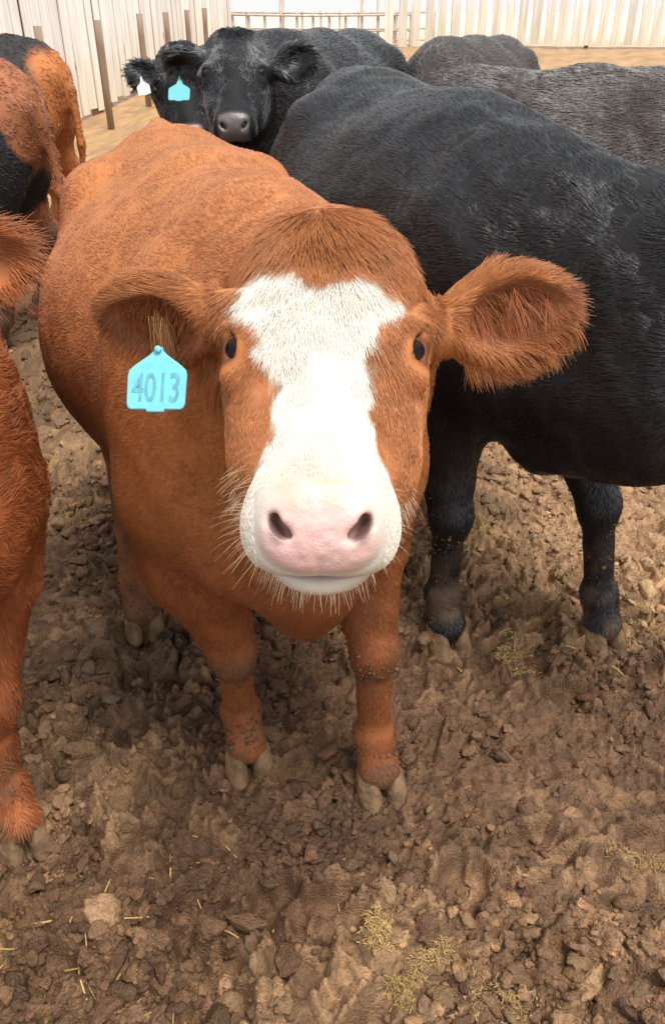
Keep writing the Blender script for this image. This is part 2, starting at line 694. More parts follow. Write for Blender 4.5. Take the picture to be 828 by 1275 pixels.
        sid = nrm(hl_ * q * .80 - pdn * .6)
        sid = nrm(sid - fwd * (sid @ fwd))
        G.ell(H(q * .039, .236, -.036), A((.0135, .0060, .030)) * HS, axes=(sid, np.cross(fwd, sid), fwd), k=.010 * HS, cut=True)
        G.ell(H(q * .048, .230, -.026), A((.0055, .0058, .026)) * HS, axes=(sid, np.cross(fwd, sid), fwd), k=.008 * HS, cut=True)
    # mouth line
    G.ell(H(0, .232, -.103), A((.086, .050, .0045)) * HS, axes=HAX, k=.007, cut=True)
    V, F = G.mesh(p.get('smooth', 2))
    Nv = vnormals(V, F)
    un = p.get('uneven', .005) * sstep(.3, .7, V[:, 2])
    l_, f_, n_ = ((V - E) / HS @ q for q in HAX)
    un = np.where((f_ > -.2) & (np.abs(l_) < .2), un * .25, un)
    V = V + Nv * (un * (fbm(V * 7, 83, 3) + .5 * (.4 - np.abs(noise(V * A([5, 9, 3]), 84)) * 2)))[:, None]
    # nose pad stands a little proud inside a crease, with a groove down its middle
    e_ = np.sqrt((l_ / .063) ** 2 + ((n_ + .042) / .041) ** 2)
    on = sstep(.17, .195, f_) * (f_ < .33) * (n_ > -.102)
    dp = .0022 * sstep(1.10, .80, e_) - .0017 * np.exp(-((e_ - 1.10) / .10) ** 2) - .0026 * np.exp(-(l_ / .0042) ** 2) * sstep(-.045, -.065, n_)
    dp = dp + .0012 * noise(V * 120, 88) * sstep(1.0, .8, e_)
    V = V + pm * (dp * on * HS)[:, None]
    V = V.astype(np.float32)
    return dict(V=V, F=F, p=p, O=O, Rw=Rw, H=(E, HS, hl_, hf, hn), ears=ears, earfr=earfr, eyes=eyes, th=th)


def head_coords(b, P):
    E, HS, l, f, n = b['H']
    q = (P - E) / HS
    return q @ l, q @ f, q @ n


def finish_cow(b, name, label, cat, pigment, flow, nhair, hair_len, hmat, rad, group='cattle crowded in the yard', dens=None, lift=.3, hclip=True):
    V, F, p = b['V'], b['F'], b['p']
    root = empty(name, b['O'], b['th'])
    tag(root, label, cat, group)
    N = vnormals(V, F)
    me = mesh_np('body', V, F)
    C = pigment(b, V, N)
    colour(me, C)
    body = link('body', me, root, M_SKIN)
    me.materials.append(M_NOSE)
    lq, fq, nq = head_coords(b, V[F].mean(1))
    isn = (fq > .205) & (fq < .31) & (np.abs(lq) < .062) & (nq > -.100) & (nq < .02)
    me.polygons.foreach_set('material_index', isn.astype(np.int32))
    for (hx, hy) in (p['fl'], p['fr'], p['hl'], p['hr']):
        o = link('hoof', HOOF, root)
        o.location = (hx * p['scale'], hy * p['scale'], -.018)
        o.rotation_euler = (0, 0, random.uniform(-.12, .12) + p.get('toe', 0))
        o.scale = (p['scale'],) * 3
    for ec, out in b['eyes']:
        o = link('eye', EYE, root)
        o.location = ec
        o.rotation_euler = Vector(out).to_track_quat('Z', 'Y').to_euler()
        o.scale = (b['H'][1],) * 3
    # coat
    if nhair:
        camL = b['Rw'] @ (CAM - b['O'])
        fc = V[F].mean(1)
        fn = N[F].mean(1)
        view = nrm(camL - fc)
        dist = np.linalg.norm(camL - fc, axis=1)
        # inside the frame, with a margin, and not facing far away
        Pw = (fc @ b['Rw'] + b['O']) - CAM
        dep = Pw @ CV
        u, v = (Pw @ CR) / np.maximum(dep, .1), (Pw @ CU) / np.maximum(dep, .1)
        seen = (np.abs(u) < .56) & (np.abs(v) < .72) & (dep > .1) & ((fn * view).sum(1) > -.45) & (fc[:, 2] > .045)
        wt = seen / np.maximum(dist, .5) ** 1.2
        if dens is not None:
            wt = wt * dens(b, fc)
        P, n_, q, w4 = sample(V, F, N, wt, nhair)
        Cv = (C[q] * w4).sum(1)
        L = hair_len(b, P) * rng.uniform(.65, 1.2, nhair)
        keep = L > .002
        P, n_, Cv, L = P[keep], n_[keep], Cv[keep], L[keep]
        T = flow(b, P, n_)
        k = len(P)
        ruf = p.get('ruffle', 1.0)
        ruf = ruf if callable(ruf) else (lambda P, r_=ruf: np.full(len(P), r_))
        jit = rng.normal(0, .16, (k, 3))
        jit *= p.get('jit', 1.0)
        cl = np.stack([noise(P * 38 + 7 * i, 30 + i) for i in range(3)], 1) * .45 + np.stack([noise(P * 11 + 3 * i, 40 + i) for i in range(3)], 1) * .35
        T = nrm(T) + jit + cl * ruf(P)[:, None]
        wht = (Cv.min(1) > .5)[:, None]
        Cv = Cv * np.where(wht, 1.22, 1.0)
        vv = np.where(wht, .35, 1.0) * p.get('var', 1.0)
        Cv = Cv * (1 + vv * rng.uniform(-.28, .28, (k, 1))) * (1 + vv * .18 * noise(P * 45, 3)[:, None])
        dd = np.linalg.norm(camL - P, axis=1)
        li = np.clip(p.get('lift', lift) + .35 * noise(P * 30, 9) * ruf(P), .04, 1.2)
        hairs('coat', root, P, n_, T, L, np.clip(Cv, 0, 1), hmat, lift=li, rad=rad * np.maximum(dd, .7), npts=4)
    return root, N, C


def body_flow(b, P, N):
    s = b['p']['scale']
    T = np.zeros_like(P)
    T[:, 0] = -1
    side = np.clip(1 - np.abs(N[:, 2]), 0, 1)
    T[:, 2] = -.55 * side
    leg = sstep(.75, .5, P[:, 2] / s)
    T[:, 2] -= 3 * leg
    l, f, n = head_coords(b, P)
    E, HS, hl_, hf, hn = b['H']
    # face: hair radiates from a whorl between the eyes
    inhead = (f > -.22) & (f < .32) & (np.abs(l) < .135) & (n > -.26)
    wq = noise(P * 16, 61)
    face = hl_[None] * ((l + .012) * 1.5 + .045 * wq)[:, None] + hf[None] * (f + .235 + .03 * noise(P * 16, 62))[:, None] - hn[None] * .02
    face = nrm(face)
    T = np.where(inhead[:, None], face, T)
    # ears: hair runs out along the ear and over its rim
    for root, ax0, wx, n1, L in b['earfr']:
        r_ = P - root
        t, v, w_ = r_ @ ax0 / L, r_ @ wx / L, r_ @ n1 / L
        m = (t > .05) & (t < 1.2) & (np.abs(v) < .5) & (np.abs(w_) < .3)
        out = ax0[None] * (.55 + .5 * (t - .4))[:, None] + wx[None] * (v * 2.6 + .25)[:, None] + A([0, 0, -.25])
        T = np.where(m[:, None], nrm(out), T)
    return T


def ear_coords(b, P):
    "along, across (down positive), cup side, per ear"
    for root, ax0, wx, n1, L in b['earfr']:
        r_ = P - root
        yield r_ @ ax0 / L, r_ @ wx / L, r_ @ n1 / L


def ear_mask(b, P, lo=.05):
    m = np.zeros(len(P), bool)
    for root, tip, nn in b['ears']:
        ax0 = nrm(tip - root)
        L = np.linalg.norm(tip - root)
        t = (P - root) @ ax0 / L
        d = np.linalg.norm(P - root - ax0 * (t * L)[:, None], axis=1)
        m |= (t > lo) & (t < 1.15) & (d < L * .5)
    return m
#PART2
# ------------------------------------------------------------------ ground
def build_ground():
    def ax(lo, hi, f0, f1, st, grow):
        a = list(np.arange(f0, f1, st))
        d = st
        while a[-1] < hi:
            d *= grow
            a.append(a[-1] + d)
        d = st
        while a[0] > lo:
            d *= grow
            a.insert(0, a[0] - d)
        return np.array(a)
    xs = ax(-300, 300, -1.15, 1.15, .0048, 1.045)
    ys = ax(-40, 600, .62, 2.5, .0048, 1.018)
    X, Y = np.meshgrid(xs, ys, indexing='ij')
    x, y = X.ravel(), Y.ravel()
    h, c = mud(x, y)
    V = np.stack([x, y, h], 1)
    nx, ny = len(xs), len(ys)
    i = np.arange(nx * ny).reshape(nx, ny)
    F = np.stack([i[:-1, :-1], i[1:, :-1], i[1:, 1:], i[:-1, 1:]], -1).reshape(-1, 4)
    me = mesh_np('ground', V, F)
    colour(me, c)
    o = link('ground', me, None, M_MUD)
    tag(o, kind='structure')
    print('ground', len(V))


C_WET, C_MUD, C_DRY, C_FAR, C_STRAW = srgb(54, 38, 28), srgb(103, 75, 53), srgb(164, 129, 95), srgb(172, 136, 96), srgb(176, 142, 84)


PRINTS = [(rng.uniform(-1, 1) * (.4 + .45 * yy), yy, rng.uniform(0, 6.28)) for yy in .7 + 2.6 * rng.random(42) ** 1.4]


def mud(x, y):
    z0 = np.zeros_like(x)
    P = np.stack([x, y, z0], 1)
    near = sstep(9, 3.5, y) * sstep(-12, -2, y) * sstep(14, 6, np.abs(x))
    big = fbm(P * 2.1, 50, 3)
    wx = x + .035 * noise(P * 14, 60)
    wy = y + .035 * noise(P * 14, 61)
    F1, F2, r1, ox, oy = worley(wx / .085, wy / .085, 5)
    m1 = sstep(-.25, .35, noise(P * 3.3, 52) + .25 * noise(P * 9, 53))
    a1 = np.arctan2(np.sin(r1 * 91), np.cos(r1 * 57))
    tilt = (ox * np.cos(a1) + oy * np.sin(a1)) * .9
    crack = sstep(0, .22, F2 - F1)
    l1 = (r1 - .45 + tilt * .8) * .040 * crack - .020 * (1 - crack)
    F1b, F2b, r2, ox2, oy2 = worley(wx / .032 + 40, wy / .032 + 13, 8)
    crack2 = sstep(0, .3, F2b - F1b)
    a2 = r2 * 40
    l2 = (r2 - .5 + (ox2 * np.cos(a2) + oy2 * np.sin(a2)) * 1.0) * .022 * crack2 - .010 * (1 - crack2)
    F1c, F2c, r3, ox3, oy3 = worley(wx / .015 + 7, wy / .015 + 71, 12)
    a3 = r3 * 50
    l3 = ((r3 - .5 + (ox3 * np.cos(a3) + oy3 * np.sin(a3)) * .8) * .010 * sstep(0, .3, F2c - F1c) - .004 * (1 - sstep(0, .25, F2c - F1c))) * sstep(4.2, 2.6, y)
    m3 = sstep(-.5, .3, noise(P * 6.3, 51))
    m2 = sstep(-.3, .3, noise(P * 5.1, 54))
    fine = fbm(P * 60, 55, 3) * .006 + (1 - np.abs(fbm(P * 24, 56, 3)) * 2.2) * .010
    h = .022 * big + near * (m1 * l1 + (.35 + .65 * m2) * l2 + m3 * l3 + fine)
    # hoof prints pressed into the softer places
    for hx, hy, ha in PRINTS:
        dx, dy = x - hx, y - hy
        m = np.nonzero(dx * dx + dy * dy < .03)[0]
        if len(m) == 0:
            continue
        u = dx[m] * math.cos(ha) + dy[m] * math.sin(ha)
        v = -dx[m] * math.sin(ha) + dy[m] * math.cos(ha)
        d = np.sqrt((u / .066) ** 2 + ((np.abs(v) - .026) / .030) ** 2)
        h[m] = h[m] * (1 - .75 * sstep(1.2, .7, d)) + .022 * np.exp(-((d - 1.5) / .35) ** 2) - .030 * sstep(1.15, .75, d)
    h = h + rise(x, y)
    # pigment
    dryn = fbm(P * 1.3, 70, 4)
    dry = sstep(-.25, .55, dryn + .35 * (r1 - .5) * m1 + .35 * (r2 - .5) + .5 * sstep(-.5, 1.0, x) - .16)
    wet = sstep(.1, .6, fbm(P * 1.9 + 5, 75, 4) - .1 * x)
    c = C_MUD[None] * (1 - dry)[:, None] + C_DRY[None] * dry[:, None]
    c = c * (1 - .75 * wet[:, None]) + C_WET[None] * (.75 * wet[:, None])
    far = sstep(2.4, 7.5, y + .8 * noise(P * 1.2, 76))[:, None]
    c = c * (1 - far) + C_FAR[None] * far
    st = sstep(.30, .6, fbm(P * 4.2, 78, 4) + .1 * fbm(P * 40, 79, 2))[:, None] * (.34 + .42 * far)
    c = c * (1 - st) + C_STRAW[None] * st
    pale = sstep(22, 70, y)[:, None]
    c = c * (1 - pale) + srgb(205, 195, 175)[None] * pale
    c = c * (1 + .22 * noise(P * 55, 80) + .16 * (r2 - .5) * 2)[:, None]
    return h, np.clip(c, .01, .9)


M_MUD = mat('mud', .5, attr='col', spec=.4, nscale=110, namount=.4, bump=.8, bscale=190)
build_ground()

# ------------------------------------------------------------------ hero cow
def hero_pig(b, P, N):
    l, f, n = head_coords(b, P)
    s = fbm(P * 3.2, 5, 4)
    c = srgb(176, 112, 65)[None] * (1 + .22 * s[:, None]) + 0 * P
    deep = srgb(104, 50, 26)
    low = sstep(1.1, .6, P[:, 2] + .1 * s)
    c = c * (1 - .6 * low[:, None]) + deep[None] * .6 * low[:, None]  # coat darker low down: natural underside tone plus painted-in body shade
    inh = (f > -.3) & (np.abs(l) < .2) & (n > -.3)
    # white blaze
    fs = np.array([-.24, -.15, -.12, -.075, -.01, .05, .10, .135, .165, .20, .30])
    hw = np.array([.09, .09, .09, .088, .066, .058, .056, .062, .085, .11, .12])
    cx = np.array([0, 0, -.004, -.006, -.012, -.006, 0, 0, 0, 0, 0])
    wj = .012 * noise(np.stack([l, f, n], 1) * 60, 15) + .01 * noise(np.stack([l, f, n], 1) * 22, 16)
    ll = l - np.interp(f, fs, cx)
    edge = np.interp(f, fs, hw) - np.abs(ll) + wj
    top = -.122 + .036 * sstep(-.02, .05, l) + .050 * np.exp(-((l + .010) / .024) ** 2)
    edge = np.minimum(edge, f - top + wj)
    white = sstep(-.004, .006, edge) * inh
    lowjaw = sstep(.13, .16, f + wj) * inh
    white = np.maximum(white, lowjaw)
    c = c * (1 - white[:, None]) + srgb(216, 212, 203)[None] * white[:, None]
    mz = sstep(.11, .17, f) * inh * white
    c = c * (1 - .14 * mz[:, None] * A([.8, 1.0, 1.15])[None])
    # pink nose and lips
    pk = sstep(.188, .204, f + .3 * wj) * sstep(1.14, .78, np.sqrt((l / .063) ** 2 + ((n + .042) / .041) ** 2) + 6 * wj) * inh
    c = c * (1 - pk[:, None]) + srgb(222, 184, 178)[None] * pk[:, None]
    tanp = sstep(.190, .203, f) * sstep(.232, .218, f + .4 * wj) * sstep(.058, .045, np.abs(l)) * sstep(-.056, -.04, n + wj) * inh * np.clip(.5 + .7 * noise(P * 45, 77), 0, 1)
    c = c * (1 - tanp[:, None]) + srgb(206, 166, 140)[None] * tanp[:, None]
    lips = inh * sstep(.19, .21, f) * sstep(.008, .003, np.abs(n + .103))
    c = c * (1 - .6 * lips[:, None]) + srgb(140, 90, 80)[None] * .6 * lips[:, None]
    for q in (1, -1):
        dn = np.sqrt(((l - q * .042) / .016) ** 2 + ((f - .232) / .028) ** 2 + ((n + .036) / .018) ** 2)
        k = sstep(1.0, .5, dn) * inh
        c = c * (1 - .8 * k[:, None]) + srgb(62, 27, 27)[None] * .8 * k[:, None]  # nostril hollows darkened, their shade painted into the colour
        de = np.sqrt(((l - q * .11) / .03) ** 2 + ((f + .022) / .03) ** 2 + ((n + .021) / .024) ** 2)
        k = sstep(1.1, .75, de) * inh
        c = c * (1 - .75 * k[:, None]) + srgb(70, 34, 26)[None] * .75 * k[:, None]
    for t, v, w_ in ear_coords(b, P):
        k = (t > .25) * (t < 1.0) * sstep(.30, .18, np.abs(v)) * sstep(.02, .0, w_ - .06) * (np.abs(w_) < .3) * (w_ > -.09) * .5
        c = c * (1 - k[:, None]) + srgb(120, 66, 46)[None] * k[:, None]
    # caked mud below the knees
    md = np.exp(-((P[:, 2] - .355) / .05) ** 2) * .95 + sstep(.22, .05, P[:, 2]) * .75
    md = md * sstep(-.45, .25, noise(P * 16, 21) + .5 * noise(P * 45, 22))
    c = c * (1 - md[:, None]) + srgb(105, 80, 60)[None] * md[:, None]
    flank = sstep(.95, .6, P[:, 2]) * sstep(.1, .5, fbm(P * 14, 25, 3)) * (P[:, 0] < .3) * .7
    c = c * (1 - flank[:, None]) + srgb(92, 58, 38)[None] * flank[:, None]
    return c


def hero_len(b, P):
    l, f, n = head_coords(b, P)
    L = np.full(len(P), .0145)
    inh = (f > -.2) & (f < .32) & (np.abs(l) < .14) & (n > -.26)
    face = np.interp(f, [-.14, -.06, .02, .08, .15, .2, .235], [.040, .024, .018, .013, .010, .008, .006])
    L = np.where(inh, face, L)
    pk = (f > .19) & (np.abs(l) < .07) & (n > -.125) & inh
    L = np.where(pk, .0015, L)
    for q in (1, -1):
        de = np.sqrt(((l - q * .11) / .03) ** 2 + ((f + .022) / .028) ** 2 + ((n + .021) / .026) ** 2)
        L = np.where(inh, L * np.clip((de - .95) / .9, 0, 1), L)
    for t, v, w_ in ear_coords(b, P):
        m = (t > .05) & (t < 1.2) & (np.abs(v) < .5) & (np.abs(w_) < .3)
        le = .018 + .014 * sstep(.2, .38, np.abs(v)) + .022 * sstep(.15, .38, v) + .010 * sstep(.8, 1., t)
        L = np.where(m, le, L)
    L = np.where(P[:, 2] < .45, .013, L)
    L = np.where(P[:, 2] < .045, 0, L)
    return L


def head_dens(b, fc):
    l, f, n = head_coords(b, fc)
    inh = (f > -.22) & (f < .3) & (np.abs(l) < .15)
    return np.where(inh, 3.4, 1.0) * np.where(ear_mask(b, fc), 2.2, 1)


def heading(dx, dy):
    return math.atan2(dy, dx)


hero = build_cow(dict(
    pos=(-.262, 1.85), heading=heading(.315, -.949), wide=1.02, belly=1.05, chest=.95,
    eye=at(404, 440, .95), nose=at(397, 655, .785), step=.0115, fine=.0040,
    ear_r=(at(548, 410, 1.03), at(712, 374, 1.02), -CV * .85 - CU * .3 + CR * .1),
    ear_l=(at(280, 396, 1.04), at(130, 396, 1.10), -CV * .55 - CU * .65 - CR * .1),
    fl=(.645, .185), fr=(.47, -.10), hl=(-.62, .18), hr=(-.14, -.28), crest=True, extra=(((-.79, .0, 1.27), (.06, .035, .065), .06),), ruffle=.5, jit=.7, var=.75,
    neck=((.55, 1.08, .16, .115, .0), (.58, .95, .17, .105, -.04), (.62, .80, .14, .08, -.08))))
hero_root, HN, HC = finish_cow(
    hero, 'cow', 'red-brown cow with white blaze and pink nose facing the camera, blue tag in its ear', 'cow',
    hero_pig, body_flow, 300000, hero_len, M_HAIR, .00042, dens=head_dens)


# ------------------------------------------------------------------ the other cattle
def dark_pig(c0, c1, patch=None, nose=None):
    def pig(b, P, N):
        s_ = fbm(P * 4, 5, 4)
        c = A(c0)[None] * (1 + .3 * s_[:, None]) + 0 * P
        d = sstep(-.1, .6, fbm(P * 2.5, 6, 4))[:, None]
        c = c * (1 - d) + A(c1)[None] * d
        if patch:
            c = patch(b, P, c)
        l, f, n = head_coords(b, P)
        inh = (f > -.3) & (np.abs(l) < .2) & (n > -.3)
        if nose is not None:
            pk = sstep(.19, .215, f) * sstep(.064, .050, np.abs(l)) * sstep(-.10, -.08, n) * inh
            c = c * (1 - pk[:, None]) + A(nose)[None] * pk[:, None]
        md = sstep(.45, .05, P[:, 2]) * sstep(-.3, .4, noise(P * 24, 21)) * p_mud
        return c * (1 - md[:, None]) + srgb(105, 82, 62)[None] * md[:, None]
    return pig


p_mud = .75


def plain_len(base, head=1.0):
    def f_(b, P):
        l, f, n = head_coords(b, P)
        L = np.full(len(P), base)
        inh = (f > -.24) & (f < .32) & (np.abs(l) < .15) & (n > -.26)
        L = np.where(inh, base * np.interp(f, [-.2, -.14, -.08, -.02, .2], [1.6, 1.2, .7, .38, .25]) * head, L)
        L = np.where((f > .2) & (np.abs(l) < .08) & inh, 0, L)
        for q in (1, -1):
            de = np.sqrt(((l - q * .11) / .03) ** 2 + ((f + .022) / .028) ** 2 + ((n + .021) / .026) ** 2)
            L = np.where(inh, L * np.clip((de - .95) / .9, 0, 1), L)
        L = np.where(ear_mask(b, P), base * 1.7, L)
        return np.where(P[:, 2] < .045, 0, L)
    return f_


BLK, BLK2 = (.005, .005, .0065), (.009, .008, .008)
GRP = 'cattle crowded in the yard'
# big black cow at the right
c = build_cow(dict(pos=(.31, 2.50), heading=heading(.31, -.95), wide=1.0, scale=1.08, wz=-.135, step=.014, fine=None,
                   eye=A([1.05, 1.45, 1.22]), nose=A([1.22, 1.28, 1.12]), lat=(.7, .7, 0),
                   fl=(.735, .24), fr=(.605, -.165), jit=.25, var=.3, lift=.17, uneven=.013, extra=(((.86, .10, .83), (.20, .15, .20), .14), ((.76, .04, .76), (.15, .13, .14), .12)),
                   ruffle=lambda P: .07 + .55 * sstep(.15, .5, P[:, 0] + .25 * noise(P * 4, 99)) * sstep(.8, 1.05, P[:, 2]),
                   neck=((.50, 1.02, .20, .135, .0), (.52, .94, .22, .125, -.04), (.58, .80, .16, .09, -.10))))
c_black = c
black_root, _, _ = finish_cow(c, 'cow', 'big black cow beside the blazed cow, its head out of view to the right', 'cow',
           dark_pig(BLK, BLK2), body_flow, 200000, plain_len(.022), M_BHAIR, .00040)
# red cow cut by the left edge, closest to the camera
c = build_cow(dict(pos=(-1.135, 1.60), heading=heading(.6, -.8), wide=1.1, step=.014, fine=.0065,
                   eye=A([-.74, .97, 1.27]), nose=A([-.73, .73, 1.19]),
                   ear_r=(at(-95, 335, 1.04), at(40, 316, 1.09), -CV * .8 - CU * .4),
                   fl=(.62, .08), fr=(.58, -.2)))
c_left = c
left_root, _, _ = finish_cow(c, 'cow', 'red cow cut by the left edge, showing only one ear, shoulder and muddy front leg', 'cow',
           dark_pig(srgb(174, 104, 62), srgb(146, 78, 46)), body_flow, 60000, plain_len(.026), M_HAIR, .0005)
# black cow that looks over the red back
c = build_cow(dict(pos=(-.08, 4.5), heading=heading(-.363, -.93), scale=1.03, step=.018, fine=.0085,
                   eye=at(291, 93, 3.15), nose=at(290, 149, 3.05), hs=1.07, lat=(1, 0, 0), jit=.35, var=.4, lift=.18, ruffle=.3,
                   ear_r=(at(338, 88, 3.22), at(392, 68, 3.22), -CV - CU * .2)))
finish_cow(c, 'cow', 'black cow with shaggy poll looking over the red back, grey nose and no ear tag', 'cow',
           dark_pig(BLK, BLK2, nose=srgb(100, 92, 92)), body_flow, 90000, plain_len(.024), M_BHAIR, .0005, dens=head_dens)
# black cow with the tags
c2 = build_cow(dict(pos=(-.34, 5.61), heading=heading(-.45, -.89), scale=.95, step=.02, fine=.010,
                    eye=at(230, 108, 4.2), nose=at(237, 168, 4.1), lat=(1, 0.1, 0), jit=.35, var=.4, lift=.18, ruffle=.3,
                    ear_l=(at(203, 104, 4.22), at(160, 84, 4.25), -CV - CU * .1)))
tagged_root, _, _ = finish_cow(c2, 'cow', 'black cow with a teal tag and a white tag, half behind the other black face', 'cow',
           dark_pig(BLK, BLK2, nose=srgb(128, 104, 110)), body_flow, 45000, plain_len(.024), M_BHAIR, .00055)
# dusty dark cows behind
c = build_cow(dict(pos=(1.15, 3.95), heading=heading(1, -.12), step=.02, scale=.97,
                   eye=A([2.1, 3.7, .95]), nose=A([2.25, 3.65, .74]), lat=(-.1, -1, 0), ruffle=.5, var=.5, jit=.5))
finish_cow(c, 'cow', 'dusty dark brown-grey cow with rough coat standing behind the big black cow', 'cow',
           dark_pig((.060, .043, .034), (.090, .064, .049)), body_flow, 70000, plain_len(.03), M_BHAIR, .0004)
c = build_cow(dict(pos=(.85, 5.65), heading=heading(-.5, -.87), step=.022, scale=.92,
                   eye=A([.42, 4.85, 1.0]), nose=A([.35, 4.72, .79]), lat=(.87, -.5, 0), ruffle=.5, var=.5, jit=.5))
finish_cow(c, 'cow', 'grey-brown cow farthest back by the white fence, only its rump and back showing', 'cow',
           dark_pig((.055, .045, .040), (.08, .065, .056)), body_flow, 30000, plain_len(.028), M_BHAIR, .0004)


# the two-coloured cattle at the left
def near_patch(b, P, c):
    d = np.sqrt(((P[:, 0] + .56) / .25) ** 2 + ((P[:, 2] - .88) / .30) ** 2) + .12 * noise(P * 6, 31)
    k = sstep(1.02, .96, d)[:, None]
    c = c * (1 - k) + A([.022, .021, .023])[None] * k
    k = (sstep(.62, .5, P[:, 2]) * sstep(-.4, .0, noise(P * 9, 33)))[:, None] * .7
    return c * (1 - k) + A([.05, .045, .042])[None] * k


def far_patch(b, P, c):
    x = P[:, 0] + .05 * noise(P * 5, 34)
    k = (sstep(-.76, -.70, x) * sstep(-.44, -.52, x) * sstep(.72, .82, P[:, 2]))[:, None]
    return c * (1 - k) + A([.030, .028, .028])[None] * k


c = build_cow(dict(pos=(-2.22, 4.2), heading=heading(-1, .06), step=.022, scale=.99,
                   eye=A([-3.1, 4.2, 1.0]), nose=A([-3.25, 4.2, .8]), lat=(0, 1, 0), hl=(-.48, .14), hr=(-.58, -.18)))
finish_cow(c, 'cow', 'brownish red cow with a black flank turned away at the left edge', 'cow',
           dark_pig(srgb(152, 94, 62), srgb(132, 74, 48), near_patch), body_flow, 14000, plain_len(.02), M_HAIR, .0005)
c = build_cow(dict(pos=(-2.38, 5.4), heading=heading(-1, .1), step=.022, scale=.95,
                   eye=A([-3.25, 5.5, 1.0]), nose=A([-3.4, 5.5, .8]), lat=(0, 1, 0)))
finish_cow(c, 'cow', 'orange cow with a dark band over its rump beside the windbreak fence', 'cow',
           dark_pig(srgb(182, 112, 62), srgb(160, 92, 48), far_patch), body_flow, 10000, plain_len(.02), M_HAIR, .0005)

# ------------------------------------------------------------------ fences
def wood(name, top, low, z0, z1, rough=.8):
    m = bpy.data.materials.new(name)
    m.use_nodes = True
    t = m.node_tree
    b = t.nodes['Principled BSDF']
    b.inputs['Roughness'].default_value = rough
    tc = t.nodes.new('ShaderNodeTexCoord')
    oi = t.nodes.new('ShaderNodeObjectInfo')
    sp = t.nodes.new('ShaderNodeSeparateXYZ')
    t.links.new(tc.outputs['Object'], sp.inputs[0])
    ad = t.nodes.new('ShaderNodeVectorMath')
    ad.operation = 'MULTIPLY_ADD'
    ad.inputs[1].default_value = (18, 18, 1.1)
    cb = t.nodes.new('ShaderNodeCombineXYZ')
    ml = t.nodes.new('ShaderNodeMath')
    ml.operation = 'MULTIPLY'
    ml.inputs[1].default_value = 90
    t.links.new(oi.outputs['Random'], ml.inputs[0])
    t.links.new(ml.outputs[0], cb.inputs[2])
    t.links.new(tc.outputs['Object'], ad.inputs[0])
    t.links.new(cb.outputs[0], ad.inputs[2])
    n = t.nodes.new('ShaderNodeTexNoise')
    n.inputs['Scale'].default_value = 1.6
    n.inputs['Detail'].default_value = 6
    t.links.new(ad.outputs[0], n.inputs['Vector'])
    mr = t.nodes.new('ShaderNodeMapRange')
    mr.inputs['From Min'].default_value = z1
    mr.inputs['From Max'].default_value = z0
    ma = t.nodes.new('ShaderNodeMath')
    ma.operation = 'MULTIPLY_ADD'
    ma.inputs[1].default_value = 1.1
    t.links.new(n.outputs['Fac'], ma.inputs[0])
    t.links.new(sp.outputs['Z'], ma.inputs[2])
    t.links.new(ma.outputs[0], mr.inputs['Value'])
    mx = t.nodes.new('ShaderNodeMix')
    mx.data_type = 'RGBA'
    mx.inputs['A'].default_value = (*top, 1)
    mx.inputs['B'].default_value = (*low, 1)
    t.links.new(mr.outputs[0], mx.inputs['Factor'])
    vr = t.nodes.new('ShaderNodeMapRange')
    vr.inputs['To Min'].default_value = .86
    vr.inputs['To Max'].default_value = 1.08
    t.links.new(oi.outputs['Random'], vr.inputs['Value'])
    gr = t.nodes.new('ShaderNodeMapRange')
    gr.inputs['From Min'].default_value = .35
    gr.inputs['From Max'].default_value = .6
    gr.inputs['To Min'].default_value = .82
    t.links.new(n.outputs['Fac'], gr.inputs['Value'])
    m2 = t.nodes.new('ShaderNodeMath')
    m2.operation = 'MULTIPLY'
    t.links.new(vr.outputs[0], m2.inputs[0])
    t.links.new(gr.outputs[0], m2.inputs[1])
    sc = t.nodes.new('ShaderNodeVectorMath')
    sc.operation = 'SCALE'
    t.links.new(mx.outputs['Result'], sc.inputs[0])
    t.links.new(m2.outputs[0], sc.inputs['Scale'])
    t.links.new(sc.outputs[0], b.inputs['Base Color'])
    return m


M_BOARD = wood('weathered_white_board', (.90, .89, .87), srgb(234, 218, 178), .0, 1.3)
M_POST = wood('weathered_post', srgb(158, 136, 118), srgb(134, 108, 88), 0, 1.5)
M_RAIL = wood('weathered_rail', srgb(150, 120, 92), srgb(120, 92, 70), 0, 1)
M_STEEL = mat('rusty_pipe', .6, base=srgb(186, 170, 158), nscale=9, namount=.35)


def box_mesh(name, w, d, h, bev=.006, segs=6, warp=.006, seed=0):
    "an upright plank: chamfered, slightly bowed, its top cut unevenly"
    r = random.Random(seed)
    V, F = [], []
    ring = [(-w / 2 + bev, -d / 2), (w / 2 - bev, -d / 2), (w / 2, -d / 2 + bev), (w / 2, d / 2 - bev),
            (w / 2 - bev, d / 2), (-w / 2 + bev, d / 2), (-w / 2, d / 2 - bev), (-w / 2, -d / 2 + bev)]
    ph, ph2 = r.uniform(0, 6), r.uniform(0, 6)
    for i in range(segs + 1):
        z = h * i / segs
        ox, oy = warp * math.sin(ph + 2.5 * i / segs), warp * math.sin(ph2 + 3 * i / segs)
        for k, (x, y) in enumerate(ring):
            zz = z + (r.uniform(-.008, .008) if i == segs else 0)
            V.append((x + ox, y + oy, zz))
    n = len(ring)
    for i in range(segs):
        for k in range(n):
            F.append((i * n + k, i * n + (k + 1) % n, (i + 1) * n + (k + 1) % n, (i + 1) * n + k))
    F.append(tuple(range(n))[::-1])
    F.append(tuple(range(segs * n, segs * n + n)))
    me = bpy.data.meshes.new(name)
    me.from_pydata(V, [], F)
    return me


